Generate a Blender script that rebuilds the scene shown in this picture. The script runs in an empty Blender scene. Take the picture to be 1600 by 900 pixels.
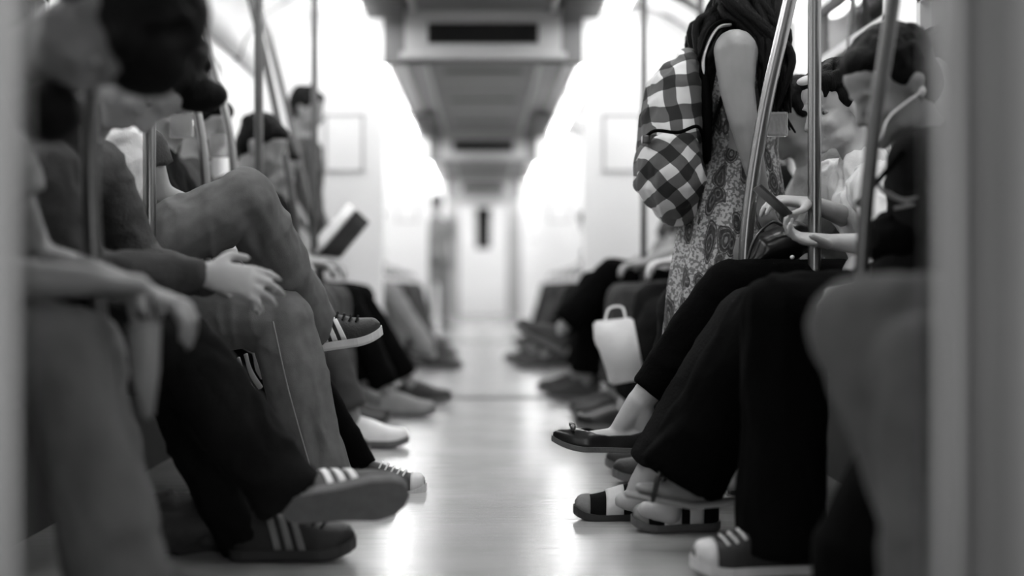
import bpy, bmesh, math, random
from mathutils import Vector, Matrix, noise
random.seed(7)
S = bpy.context.scene
COL = S.collection
V = Vector
F = 2222.2; H = 0.62                       # focal length in pixels, camera height
def P(px, py, Y):                          # where a point seen at a pixel stands when it is Y metres away
    return V(((px-755)*Y/F, Y, H+(440-py)*Y/F))
# ---------------------------------------------------------------- camera, world, exposure
cam = bpy.data.cameras.new('camera'); co = bpy.data.objects.new('camera', cam); COL.objects.link(co)
co.location = (0, 0, H); co.rotation_euler = (math.pi/2, 0, 0)
cam.lens = 50; cam.sensor_width = 36; cam.shift_x = 45/1600; cam.shift_y = -10/1600
cam.clip_start = .05; cam.clip_end = 200
cam.dof.use_dof = True; cam.dof.focus_distance = 3.85; cam.dof.aperture_fstop = 1.05
S.camera = co
w = bpy.data.worlds.new('world'); S.world = w; w.use_nodes = True
w.node_tree.nodes['Background'].inputs[0].default_value = (1, 1, 1, 1)
w.node_tree.nodes['Background'].inputs[1].default_value = 1.8
S.view_settings.view_transform = 'Standard'; S.view_settings.look = 'None'
S.view_settings.gamma = 1; S.view_settings.use_curve_mapping = False
S.view_settings.exposure = 0.45
LAMP = 20.0
# ---------------------------------------------------------------- materials (all greys: the photograph is black and white)
MATS = {}
def nd(t, kind, **kw):
    n = t.nodes.new(kind)
    for k, v in kw.items(): setattr(n, k, v)
    return n
def mat(name, v, rough=.6, metal=0, var=.15, nscale=8, bump=.0, bscale=60, spec=.5, stretch=(1,1,1), coat=0, emit=0, sheen=0, trans=0):
    if name in MATS: return MATS[name]
    m = bpy.data.materials.new(name); m.use_nodes = True; t = m.node_tree; b = t.nodes['Principled BSDF']
    L = t.links.new
    tc = nd(t, 'ShaderNodeTexCoord'); mp = nd(t, 'ShaderNodeMapping'); mp.inputs['Scale'].default_value = stretch
    L(tc.outputs['Object'], mp.inputs[0])
    n = nd(t, 'ShaderNodeTexNoise'); n.inputs['Scale'].default_value = nscale; n.inputs['Detail'].default_value = 5
    L(mp.outputs[0], n.inputs['Vector'])
    r = nd(t, 'ShaderNodeMapRange'); r.inputs['From Min'].default_value = .25; r.inputs['From Max'].default_value = .75
    r.inputs['To Min'].default_value = v*(1-var); r.inputs['To Max'].default_value = v*(1+var)
    L(n.outputs['Fac'], r.inputs['Value']); L(r.outputs[0], b.inputs['Base Color'])
    b.inputs['Roughness'].default_value = rough; b.inputs['Metallic'].default_value = metal
    b.inputs['Specular IOR Level'].default_value = spec
    if coat: b.inputs['Coat Weight'].default_value = coat
    if sheen: b.inputs['Sheen Weight'].default_value = sheen
    if trans: b.inputs['Transmission Weight'].default_value = trans
    if emit:
        b.inputs['Emission Color'].default_value = (1,1,1,1); b.inputs['Emission Strength'].default_value = emit
    if bump:
        n2 = nd(t, 'ShaderNodeTexNoise'); n2.inputs['Scale'].default_value = bscale; n2.inputs['Detail'].default_value = 4
        bp = nd(t, 'ShaderNodeBump'); bp.inputs['Strength'].default_value = bump; bp.inputs['Distance'].default_value = .01
        L(mp.outputs[0], n2.inputs['Vector']); L(n2.outputs['Fac'], bp.inputs['Height']); L(bp.outputs[0], b.inputs['Normal'])
    MATS[name] = m
    return m
def math_node(t, op, a, b=None):
    n = nd(t, 'ShaderNodeMath', operation=op)
    for i, x in enumerate((a, b)):
        if x is None: continue
        if isinstance(x, (int, float)): n.inputs[i].default_value = x
        else: t.links.new(x, n.inputs[i])
    return n.outputs[0]
def plaid(name, rot, period=.075):
    m = bpy.data.materials.new(name); m.use_nodes = True; t = m.node_tree; b = t.nodes['Principled BSDF']; L = t.links.new
    tc = nd(t, 'ShaderNodeTexCoord'); mp = nd(t, 'ShaderNodeMapping'); mp.inputs['Rotation'].default_value = rot
    L(tc.outputs['Object'], mp.inputs[0])
    nz = nd(t, 'ShaderNodeTexNoise'); nz.inputs['Scale'].default_value = 6
    L(mp.outputs[0], nz.inputs['Vector'])
    sc = nd(t, 'ShaderNodeVectorMath', operation='MULTIPLY_ADD'); sc.inputs[1].default_value = (.06,.06,.06)
    L(nz.outputs['Color'], sc.inputs[0]); L(mp.outputs[0], sc.inputs[2])
    sp = nd(t, 'ShaderNodeSeparateXYZ'); L(sc.outputs[0], sp.inputs[0])
    out = []
    for ax, ph in (('X', .013), ('Z', .03)):
        a = math_node(t, 'MULTIPLY', math_node(t, 'ADD', sp.outputs[ax], ph+5), 1/period)
        out.append(math_node(t, 'GREATER_THAN', math_node(t, 'FRACT', a), .5))
    s = math_node(t, 'ADD', out[0], out[1])
    cr = nd(t, 'ShaderNodeValToRGB'); cr.color_ramp.interpolation = 'CONSTANT'
    e = cr.color_ramp.elements; e[0].color = (.008,.008,.008,1); e[1].position = .25; e[1].color = (.09,.09,.09,1)
    x = e.new(.75); x.color = (.62,.62,.62,1)
    L(math_node(t, 'MULTIPLY', s, .5), cr.inputs[0]); L(cr.outputs[0], b.inputs['Base Color'])
    b.inputs['Roughness'].default_value = .85
    wv = nd(t, 'ShaderNodeTexNoise'); wv.inputs['Scale'].default_value = 12
    bp = nd(t, 'ShaderNodeBump'); bp.inputs['Strength'].default_value = .5; bp.inputs['Distance'].default_value = .02
    L(tc.outputs['Object'], wv.inputs['Vector']); L(wv.outputs['Fac'], bp.inputs['Height']); L(bp.outputs[0], b.inputs['Normal'])
    return m
def paisley():
    m = bpy.data.materials.new('paisley_cotton'); m.use_nodes = True; t = m.node_tree; b = t.nodes['Principled BSDF']; L = t.links.new
    tc = nd(t, 'ShaderNodeTexCoord'); mp = nd(t, 'ShaderNodeMapping'); mp.inputs['Scale'].default_value = (1,1,.45); mp.inputs['Rotation'].default_value = (0,.25,0)
    L(tc.outputs['Object'], mp.inputs[0])
    nz = nd(t, 'ShaderNodeTexNoise'); nz.inputs['Scale'].default_value = 9
    L(mp.outputs[0], nz.inputs['Vector'])
    sc = nd(t, 'ShaderNodeVectorMath', operation='MULTIPLY_ADD'); sc.inputs[1].default_value = (.09,.09,.09)
    L(nz.outputs['Color'], sc.inputs[0]); L(mp.outputs[0], sc.inputs[2])
    vo = nd(t, 'ShaderNodeTexVoronoi'); vo.inputs['Scale'].default_value = 23
    L(sc.outputs[0], vo.inputs['Vector'])
    cr = nd(t, 'ShaderNodeValToRGB'); cr.color_ramp.interpolation = 'CONSTANT'
    e = cr.color_ramp.elements; e[0].color = (.2,)*3+(1,); e[1].position = .13; e[1].color = (.02,)*3+(1,)
    for p, c in ((.24,.16),(.29,.02),(.41,.2),(.45,.03),(.5,.42)):
        x = e.new(p); x.color = (c,c,c,1)
    L(vo.outputs['Distance'], cr.inputs[0])
    n2 = nd(t, 'ShaderNodeTexNoise'); n2.inputs['Scale'].default_value = 115; n2.inputs['Detail'].default_value = 2
    L(tc.outputs['Object'], n2.inputs['Vector'])
    g = math_node(t, 'GREATER_THAN', n2.outputs['Fac'], .5)
    mx = nd(t, 'ShaderNodeMix', data_type='RGBA'); mx.inputs[7].default_value = (.05,.05,.05,1)
    L(math_node(t, 'MULTIPLY', g, .75), mx.inputs[0]); L(cr.outputs[0], mx.inputs[6]); L(mx.outputs[2], b.inputs['Base Color'])
    b.inputs['Roughness'].default_value = .8
    return m
M = dict(
 steel = mat('brushed_steel', .25, .28, 1, .1, 20, stretch=(1,1,.1)),
 dsteel = mat('dull_steel', .11, .35, 1, .1, 20),
 skin = mat('skin', .22, .5, 0, .1, 12, .05, 150),
 skinpale = mat('skin_pale', .42, .5, 0, .08, 12, .05, 150),
 skindark = mat('skin_dark', .15, .5, 0, .1, 12, .05, 150),
 hair = mat('dark_hair', .0025, .6, 0, .4, 30, .5, 60, stretch=(4,4,.6), spec=.12),
 black = mat('black_cloth', .002, .9, 0, .3, 10, .25, 120, spec=.04),
 dark = mat('charcoal_cloth', .009, .9, 0, .3, 10, .3, 120, spec=.06),
 denim = mat('denim', .12, .9, 0, .14, 30, .12, 400, spec=.15),
 denimd = mat('dark_denim', .05, .9, 0, .3, 12, .3, 250, spec=.15),
 grey = mat('grey_cloth', .055, .9, 0, .2, 10, .3, 120, spec=.2),
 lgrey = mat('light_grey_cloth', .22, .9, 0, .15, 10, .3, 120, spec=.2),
 white = mat('white_cloth', .75, .85, 0, .06, 10, .3, 50, spec=.2),
 shoeblack = mat('shoe_suede_black', .012, .6, 0, .3, 30, .2, 150),
 leather = mat('black_leather', .01, .3, 0, .2, 30),
 rubber = mat('sole_rubber', .11, .65, 0, .15, 40, .2, 200),
 rubberw = mat('pale_rubber', .6, .6, 0, .1, 30),
 stripe = mat('white_stripe', .75, .6, 0, .05, 30),
 greyk = mat('mid_grey_cloth', .1, .9, 0, .2, 10, .3, 120, spec=.2), skinmid = mat('skin_mid', .36, .5, 0, .1, 12, .05, 150),
 paint = mat('dark_painted_steel', .05, .4, 0, .1, 6),
 floor = None,
 panel = mat('white_wall_panel', .84, .45, 0, .03, 2),
 panelg = mat('grey_wall_panel', .42, .45, 0, .04, 2),
 ceil = mat('grey_ceiling_panel', .13, .5, 0, .08, 3),
 ceild = mat('dark_ceiling_grille', .09, .6, 0, .1, 3),
 seam = mat('dark_seam', .06, .6, 0, .1, 6),
 blackp = mat('black_glass', .003, .15, 0, .1, 6),
 seat = mat('seat_shell', .1, .45, 0, .1, 6),
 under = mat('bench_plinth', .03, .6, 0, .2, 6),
 lamp = mat('lamp_diffuser', .9, .5, emit=LAMP),
 acrylic = mat('clear_acrylic', .6, .08, 0, .05, 6, trans=.75),
 eye = mat('eye_white', .32, .3), iris = mat('iris', .01, .1),
 plaidA = plaid('plaid_upper', (0, .12, 0)), plaidB = plaid('plaid_pocket', (0, .75, 0)),
 paisley = paisley(),
)
def floor_mat():
    m = bpy.data.materials.new('worn_glossy_floor'); m.use_nodes = True; t = m.node_tree; b = t.nodes['Principled BSDF']; L = t.links.new
    tc = nd(t, 'ShaderNodeTexCoord')
    n = nd(t, 'ShaderNodeTexNoise'); n.inputs['Scale'].default_value = 3; n.inputs['Detail'].default_value = 8
    L(tc.outputs['Object'], n.inputs['Vector'])
    r = nd(t, 'ShaderNodeMapRange'); r.inputs['From Min'].default_value=.3; r.inputs['From Max'].default_value=.7
    r.inputs['To Min'].default_value = .33; r.inputs['To Max'].default_value = .42
    L(n.outputs['Fac'], r.inputs[0]); L(r.outputs[0], b.inputs['Base Color'])
    mp = nd(t, 'ShaderNodeMapping'); mp.inputs['Scale'].default_value = (1.2, 14, 1); L(tc.outputs['Object'], mp.inputs[0])
    n2 = nd(t, 'ShaderNodeTexNoise'); n2.inputs['Scale'].default_value = 3; n2.inputs['Detail'].default_value = 6; L(mp.outputs[0], n2.inputs['Vector'])
    r2 = nd(t, 'ShaderNodeMapRange'); r2.inputs['To Min'].default_value=.1; r2.inputs['To Max'].default_value=.3
    L(n2.outputs['Fac'], r2.inputs[0]); L(r2.outputs[0], b.inputs['Roughness'])
    bp = nd(t, 'ShaderNodeBump'); bp.inputs['Strength'].default_value = .12; bp.inputs['Distance'].default_value = .02
    L(n2.outputs['Fac'], bp.inputs['Height']); L(bp.outputs[0], b.inputs['Normal'])
    return m
M['floor'] = floor_mat()
# ---------------------------------------------------------------- object helpers
def link(name, me, m=None, parent=None, loc=None):
    o = bpy.data.objects.new(name, me); COL.objects.link(o)
    if m: o.data.materials.append(m)
    if loc is not None: o.location = loc
    if parent:
        o.parent = parent; o.matrix_parent_inverse = parent_world(parent).inverted()
    return o
def parent_world(p):
    mw = Matrix.LocRotScale(p.location, p.rotation_euler, p.scale)
    return (parent_world(p.parent) @ p.matrix_parent_inverse @ mw) if p.parent else mw
def obj(name, bm, m=None, parent=None, smooth=True):
    me = bpy.data.meshes.new(name)
    bmesh.ops.recalc_face_normals(bm, faces=bm.faces)
    bm.to_mesh(me); bm.free()
    if smooth:
        for p in me.polygons: p.use_smooth = True
    return link(name, me, m, parent)
def tag(o, label=None, cat=None, group=None, kind=None):
    if label: o['label'] = label
    if cat: o['category'] = cat
    if group: o['group'] = group
    if kind: o['kind'] = kind
    return o
def thing(name, loc, label, cat, group=None):
    o = bpy.data.objects.new(name, None); COL.objects.link(o); o.location = loc; o.empty_display_size = .1
    return tag(o, label, cat, group)
def struct(name, bm, m, parent=None, smooth=False):
    o = obj(name, bm, m, parent, smooth)
    if not parent: o['kind'] = 'structure'
    return o
def box(bm, a, b, bev=0):
    a, b = V(a), V(b)
    g = bmesh.ops.create_cube(bm, size=1)
    for v in g['verts']: v.co = V([(a[i]+b[i])/2 + v.co[i]*abs(b[i]-a[i]) for i in range(3)])
    if bev:
        es = list({e for v in g['verts'] for e in v.link_edges})
        bmesh.ops.bevel(bm, geom=es, offset=bev, segments=2, affect='EDGES', profile=.7)
def BX(a, b, bev=0):
    bm = bmesh.new(); box(bm, a, b, bev); return bm
def loft(bm, pts, rad, lat=(0,1,0), N=16, dome=True, closed=True):
    pts = [V(p) for p in pts]; lat = V(lat)
    rad = [(r, r) if isinstance(r, (int, float)) else r for r in rad]
    n = len(pts); rings = []
    def fr(i):
        t = (pts[min(i+1, n-1)]-pts[max(i-1, 0)]).normalized()
        l = lat
        if abs(t.dot(l.normalized())) > .95: l = V((0,0,1)) if abs(t.z) < .9 else V((1,0,0))
        u = (l - t*l.dot(t)).normalized(); return t, u, t.cross(u)
    def ring(p, u, v, a, b):
        return [bm.verts.new(p + u*(a*math.cos(2*math.pi*k/N)) + v*(b*math.sin(2*math.pi*k/N))) for k in range(N)]
    t, u, v = fr(0); a, b = rad[0]; m_ = min(a, b)
    if dome:
        for q in (80, 50, 25):
            c = math.cos(math.radians(q)); s = math.sin(math.radians(q)); rings.append(ring(pts[0]-t*m_*s, u, v, a*c, b*c))
    for i in range(n):
        t, u, v = fr(i); rings.append(ring(pts[i], u, v, *rad[i]))
    a, b = rad[-1]; m_ = min(a, b)
    if dome:
        for q in (25, 50, 80):
            c = math.cos(math.radians(q)); s = math.sin(math.radians(q)); rings.append(ring(pts[-1]+t*m_*s, u, v, a*c, b*c))
    for r0, r1 in zip(rings, rings[1:]):
        for k in range(N): bm.faces.new((r0[k], r0[(k+1)%N], r1[(k+1)%N], r1[k]))
    if closed:
        bm.faces.new(rings[0][::-1]); bm.faces.new(rings[-1])
def curve(pts, n=16):
    """smooth path through the points"""
    pts = [V(p) for p in pts]; out = []
    q = [pts[0]*2-pts[1]] + pts + [pts[-1]*2-pts[-2]]
    m_ = len(pts)-1
    for i in range(m_):
        a, b, c, d = q[i:i+4]
        for k in range(n):
            t = k/n
            out.append(.5*((2*b)+(c-a)*t+(2*a-5*b+4*c-d)*t*t+(3*b-a-3*c+d)*t**3))
    out.append(pts[-1]); return out
def lerp_r(rs, n, m_):
    out = []
    for i in range(m_*n+1):
        x = i/n; j = min(int(x), m_-1); f = x-j
        a, b = rs[j], rs[j+1]
        if isinstance(a, tuple): out.append((a[0]+(b[0]-a[0])*f, a[1]+(b[1]-a[1])*f))
        else: out.append(a+(b-a)*f)
    return out
def sweep(bm, pts, rs, n=8, N=12, lat=(0,1,0), dome=True):
    if not isinstance(rs, (list,)): rs = [rs]*len(pts)
    loft(bm, curve(pts, n), lerp_r(rs, n, len(pts)-1), lat, N, dome)
def ell(bm, c, r, rot=None, sub=3):
    g = bmesh.ops.create_icosphere(bm, subdivisions=sub, radius=1)
    mm = Matrix.Translation(V(c)) @ ((rot.to_4x4()) if rot else Matrix.Identity(4)) @ Matrix.Diagonal((r[0], r[1], r[2], 1))
    bmesh.ops.transform(bm, matrix=mm, verts=g['verts'])
def cap(bm, a, b, r0, r1, N=14):
    loft(bm, [a, b], [r0, r1], N=N)
def limb(bm, pts, rs):
    for i in range(len(pts)-1): cap(bm, pts[i], pts[i+1], rs[i], rs[i+1])
def fbm(p, o=3):
    return noise.fractal(p, 1.0, 2.0, o)
def remesh(name, bm, m, parent, voxel, smooth=3, fold=0, ffreq=9, fscale=(1,1,1), post=None, blend=None):
    """union the overlapping volumes into one continuous skin, then work the folds into it"""
    me = bpy.data.meshes.new(name); bmesh.ops.recalc_face_normals(bm, faces=bm.faces); bm.to_mesh(me); bm.free()
    o = bpy.data.objects.new(name, me); COL.objects.link(o)
    r = o.modifiers.new('r', 'REMESH'); r.mode = 'VOXEL'; r.voxel_size = voxel; r.use_smooth_shade = True
    s = o.modifiers.new('s', 'SMOOTH'); s.factor = .6; s.iterations = smooth
    dg = bpy.context.evaluated_depsgraph_get()
    e = o.evaluated_get(dg); me2 = bpy.data.meshes.new_from_object(e, depsgraph=dg)
    bpy.data.objects.remove(o); bpy.data.meshes.remove(me)
    me2.name = name
    if blend:
        bb = bmesh.new(); bb.from_mesh(me2); vs = [v for v in bb.verts if (v.co-blend[0]).length < blend[1]]
        for _ in range(blend[2]): bmesh.ops.smooth_vert(bb, verts=vs, factor=.6, use_axis_x=True, use_axis_y=True, use_axis_z=True)
        bb.to_mesh(me2); bb.free()
    if fold or post:
        fs = V(fscale)
        nrm = [v.normal.copy() for v in me2.vertices]
        for i, v in enumerate(me2.vertices):
            c = v.co
            if fold:
                q = V((c.x*fs.x, c.y*fs.y, c.z*fs.z))*ffreq
                q += V((fbm(q*.5), fbm(q*.5+V((7,1,3))), 0))*.9
                d = fold*(1-2.2*abs(noise.noise(q))) + fold*.35*noise.noise(q*2.7)
                v.co = c + nrm[i]*d
            if post: v.co = post(v.co, nrm[i])
    for p in me2.polygons: p.use_smooth = True
    me2.materials.clear()
    return link(name, me2, m, parent)
# ---------------------------------------------------------------- people
def frame(fwd, up):
    f = V(fwd).normalized(); u = (V(up)-f*V(up).dot(f)).normalized(); r = f.cross(u)
    return Matrix((r, f, u)).transposed()
def head_shape(bm, c, R, s=1.0):
    def E(p, r, sub=3): ell(bm, c + R@(V(p)*s), [x*s for x in r], R, sub)
    E((0,-.015,.03), (.073,.093,.085)); E((0,.02,-.02), (.062,.07,.085)); E((0,.035,-.07), (.047,.05,.034))
    E((0,.072,-.097), (.02,.018,.016)); E((0,.083,.022), (.045,.012,.009)); E((0,.066,.055), (.05,.025,.035))
    for q in (-1, 1):
        E((q*.04,.062,-.028), (.022,.022,.02)); E((q*.05,.02,-.07), (.014,.04,.022))
        E((q*.078,-.008,-.008), (.01,.019,.032), 2); E((q*.086,-.017,.006), (.009,.017,.02), 2); E((q*.082,-.004,-.034),(.009,.01,.012), 2)
        E((q*.009,.098,-.036), (.009,.01,.008), 2)
    loft(bm, [c+R@(V((0,.084,.02))*s), c+R@(V((0,.1,-.012))*s), c+R@(V((0,.11,-.033))*s)], [.008*s,.01*s,.011*s], lat=R@V((1,0,0)), N=10)
    E((0,.09,-.06), (.022,.011,.0065), 2); E((0,.088,-.073), (.019,.011,.007), 2)
def face_post(c, R, s):
    Ri = R.transposed()
    def f(co, n):
        p = Ri@(co-c)/s
        if abs(p.x) < .07 and p.y > .03 and abs(p.z) < .13:
            for q in (-1, 1):
                d = math.sqrt(((p.x-q*.031)/.02)**2+((p.z-.003)/.013)**2)
                if d < 1.4: co = co - R@V((0,1,0))*(.009*s*max(0, 1-(d/1.4)**2))
            if abs(p.x) < .023 and abs(p.z+.066) < .003: co = co - R@V((0,1,0))*.003*s
        return co
    return f
def eyes(parent, c, R, s):
    body = [o for o in parent.children if o.name.startswith('body')][-1]
    mi = (parent_world(body.parent) @ body.matrix_parent_inverse).inverted()
    for q in (-1, 1):
        hit, loc, n_, k = body.ray_cast(mi@(c+R@(V((q*.031,.16,.003))*s)), -(mi.to_3x3()@(R@V((0,1,0)))))
        d = (R.transposed()@((mi.inverted()@loc)-c)).y/s if hit else .065
        bm = bmesh.new(); ell(bm, c+R@(V((q*.031,d-.0075,.003))*s), (.0115*s,.0105*s,.0085*s), R, 2)
        e = obj('eye', bm, M['eye'], parent)
        bm = bmesh.new(); ell(bm, c+R@(V((q*.031,d+.0005,.002))*s), (.0055*s,.0035*s,.0055*s), R, 2); obj('iris', bm, M['iris'], e)
def hand_shape(bm, w, d, n, side=1, curl=(.5,.6,.4), s=1.0, spread=.12, thumb=.8):
    d = V(d).normalized(); n = (V(n)-d*V(n).dot(d)).normalized(); l = d.cross(n)*side
    w = V(w)
    loft(bm, [w, w+d*.03*s, w+d*.085*s], [(.027*s,.02*s), (.036*s,.017*s), (.039*s,.014*s)], lat=l, N=14)
    for i, (off, ln) in enumerate(((.031,.07),(.011,.08),(-.010,.075),(-.030,.058))):
        p = w + d*(.085-.004*abs(i-1))*s + l*off*s
        dd = (d + l*(off*spread*30*.4)).normalized(); r = (.0092 if i < 3 else .0078)*s
        a = 0
        for k, (fr_, cu) in enumerate(zip((.45,.32,.23), curl)):
            a += cu*(1+.08*i)
            e = dd*math.cos(a)+n*math.sin(a)
            q = p + e*ln*fr_*s*1.05
            cap(bm, p, q, r, r*.9, 10); p = q; r *= .9
    p = w + d*.022*s + l*.028*s
    e = (d*.55+l*thumb+n*.35).normalized(); q = p+e*.042*s; cap(bm, p, q, .014*s, .011*s, 10)
    e = (d*.9+l*.25+n*.35).normalized(); cap(bm, q, q+e*.033*s, .0105*s, .0085*s, 10)
def hair_cap(name, parent, c, R, s, m, voxel, style='short', extra=None, strands=60):
    bm = bmesh.new()
    def E(p, r): ell(bm, c + R@(V(p)*s), [x*s for x in r], R)
    E((0,-.03,.05), (.081,.092,.082)); E((0,-.055,.0), (.076,.06,.075))
    E((0,.035,.085), (.062,.05,.038))
    for q in (-1, 1): E((q*.066,-.02,.04), (.018,.05,.045))
    rnd = random.Random(int(c.x*1000)+int(c.z*100))
    for i in range(strands):
        th = rnd.uniform(0, 2*math.pi); ph = rnd.uniform(.0, 1.25)
        def sp(ph, k=1): return c+R@(V((math.cos(th)*math.sin(ph)*.086, -.025+math.sin(th)*math.sin(ph)*.1, .045+math.cos(ph)*.09))*s*k)
        a = sp(ph); b = sp(min(ph+.35, 1.6), 1.02); 
        if (R.transposed()@(b-c)).y > .07*s and (R.transposed()@(b-c)).z < .07*s: continue
        cap(bm, a, b, .012*s, .005*s, 6)
    if extra: extra(bm, lambda p: c+R@(V(p)*s))
    return remesh(name, bm, m, parent, voxel, 1, fold=.0025, ffreq=40, fscale=(1,1,.4))
def width(t, tab):
    xs, ys = tab
    for i in range(len(xs)-1):
        if t <= xs[i+1]:
            f = (t-xs[i])/(xs[i+1]-xs[i]); return ys[i]+(ys[i+1]-ys[i])*f
    return ys[-1]
OUT = ((0,.03,.1,.3,.5,.72,.88,.96,1), (.12,.45,.66,.72,.8,1.0,.86,.55,.12))
OUTP = ((0,.03,.1,.3,.5,.7,.85,.95,1), (.12,.45,.64,.66,.72,.95,.7,.36,.08))
HS = ((0,.05,.15,.35,.5,.7,.85,.95,1), (.055,.08,.088,.095,.082,.06,.048,.036,.012))
HF = ((0,.05,.15,.35,.5,.7,.85,.95,1), (.055,.06,.058,.055,.05,.042,.034,.024,.01))
def shoe(parent, heel, fwd, up, L=.28, W=.1, kind='sneaker', m=None, sole=None, name='shoe', label=None, stripe_m=None, detail=True):
    heel = V(heel); R = frame(fwd, up); k = L/.28
    out = OUTP if kind == 'flat' else OUT; hs = HF if kind == 'flat' else HS
    ts = .012*k if kind == 'flat' else .024*k
    def zb(t): return .018*k*max(0, (t-.72)/.28)**2
    def pt(t, a, off=0):
        wd = W/2*width(t, out)+off; h = width(t, hs)*k+off
        ca, sa = math.cos(a), math.sin(a)
        x = wd*math.copysign(abs(ca)**.75, ca); z = ts+zb(t)+h*max(sa, 0)**.85
        return heel+R@V((x, t*L, z))
    T = [i/26 for i in range(27)]
    bm = bmesh.new()
    if kind != 'flat':
        rows = [[bm.verts.new(pt(t, math.pi*j/16)) for j in range(17)] for t in T]
        for r0, r1 in zip(rows, rows[1:]):
            for j in range(16): bm.faces.new((r0[j], r0[j+1], r1[j+1], r1[j]))
        up_ = obj(name, bm, m or M['shoeblack'], parent)
    else:
        def am(t): return width(t, ((0,.1,.3,.5,.62,.7,.76,1), (1.35,1.0,.62,.62,.8,1.2,1.57,1.57)))
        for sgn in (0, 1):
            rows = []
            for t in T:
                A = am(t); rows.append([bm.verts.new(pt(t, (A*j/8) if not sgn else math.pi-A*j/8)) for j in range(9)])
            for r0, r1 in zip(rows, rows[1:]):
                for j in range(8): bm.faces.new((r0[j], r0[j+1], r1[j+1], r1[j]))
        bmesh.ops.remove_doubles(bm, verts=bm.verts, dist=.0004)
        up_ = obj(name, bm, m or M['leather'], parent)
        so = up_.modifiers.new('thickness', 'SOLIDIFY'); so.thickness = .003
    if label: up_['label'] = label
    bm = bmesh.new(); e = .004
    for_rows = []
    for t in T:
        wd = W/2*width(t, out)+e; y = (t-.5)*(L+2*e)+L/2
        for_rows.append([bm.verts.new(heel+R@V((sx*wd*w_, y, z))) for sx, w_, z in
            ((1,.94,zb(t)), (1,1,ts*.3+zb(t)), (1,1,ts+zb(t)+.002), (-1,1,ts+zb(t)+.002), (-1,1,ts*.3+zb(t)), (-1,.94,zb(t)))])
    for r0, r1 in zip(for_rows, for_rows[1:]):
        for j in range(6): bm.faces.new((r0[j], r0[(j+1)%6], r1[(j+1)%6], r1[j]))
    bm.faces.new(for_rows[0]); bm.faces.new(for_rows[-1][::-1])
    obj('sole', bm, sole or M['rubber'], up_, smooth=False)
    if not detail: return up_
    def band(t0, t1, a0, a1, slant, m_, nm, off=.002):
        bm = bmesh.new()
        rws = [[bm.verts.new(pt(min(.995, t0+(t1-t0)*i/5+slant*j/8), a0+(a1-a0)*j/8, off)) for j in range(9)] for i in range(6)]
        for r0, r1 in zip(rws, rws[1:]):
            for j in range(8): bm.faces.new((r0[j], r0[j+1], r1[j+1], r1[j]))
        o = obj(nm, bm, m_, up_); s_ = o.modifiers.new('thickness', 'SOLIDIFY'); s_.thickness = .003; s_.offset = 0
    if kind == 'striped':
        for i in range(3):
            for sd in (0, 1):
                a0, a1 = (0.02, 1.05) if not sd else (math.pi-.02, math.pi-1.05)
                band(.37+.1*i, .425+.1*i, a0, a1, -.08, stripe_m or M['stripe'], 'stripe')
    if kind == 'canvas':
        band(.84, .99, 0, math.pi, 0, M['rubberw'], 'toe_cap')
    if kind == 'banded':
        band(.84, .995, 0, math.pi, 0, M['lgrey'], 'toe_cap'); band(.46, .66, 0, math.pi, 0, M['white'], 'white_band')
        band(.2, .36, 0, math.pi, 0, M['white'], 'white_band')
    if kind in ('striped', 'canvas', 'sneaker'):
        for i in range(5):
            t = .47+.07*i
            bm = bmesh.new(); sweep(bm, [pt(t, 1.0, .002), pt(t+.02, 1.3, .005), pt(t+.03, math.pi/2, .006), pt(t+.02, 1.85, .005), pt(t, 2.14, .002)], .003, 4, 6)
            obj('lace', bm, M['stripe'] if kind == 'canvas' else M['dark'], up_)
    if kind == 'flat':
        c = pt(.83, math.pi/2, .004)
        bm = bmesh.new()
        for q in (-1, 1): ell(bm, c+R@V((q*.017,0,.004)), (.017,.008,.008), R, 2)
        ell(bm, c+R@V((0,0,.006)), (.007,.008,.008), R, 2)
        obj('bow', bm, M['dsteel'], up_)
    return up_
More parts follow.
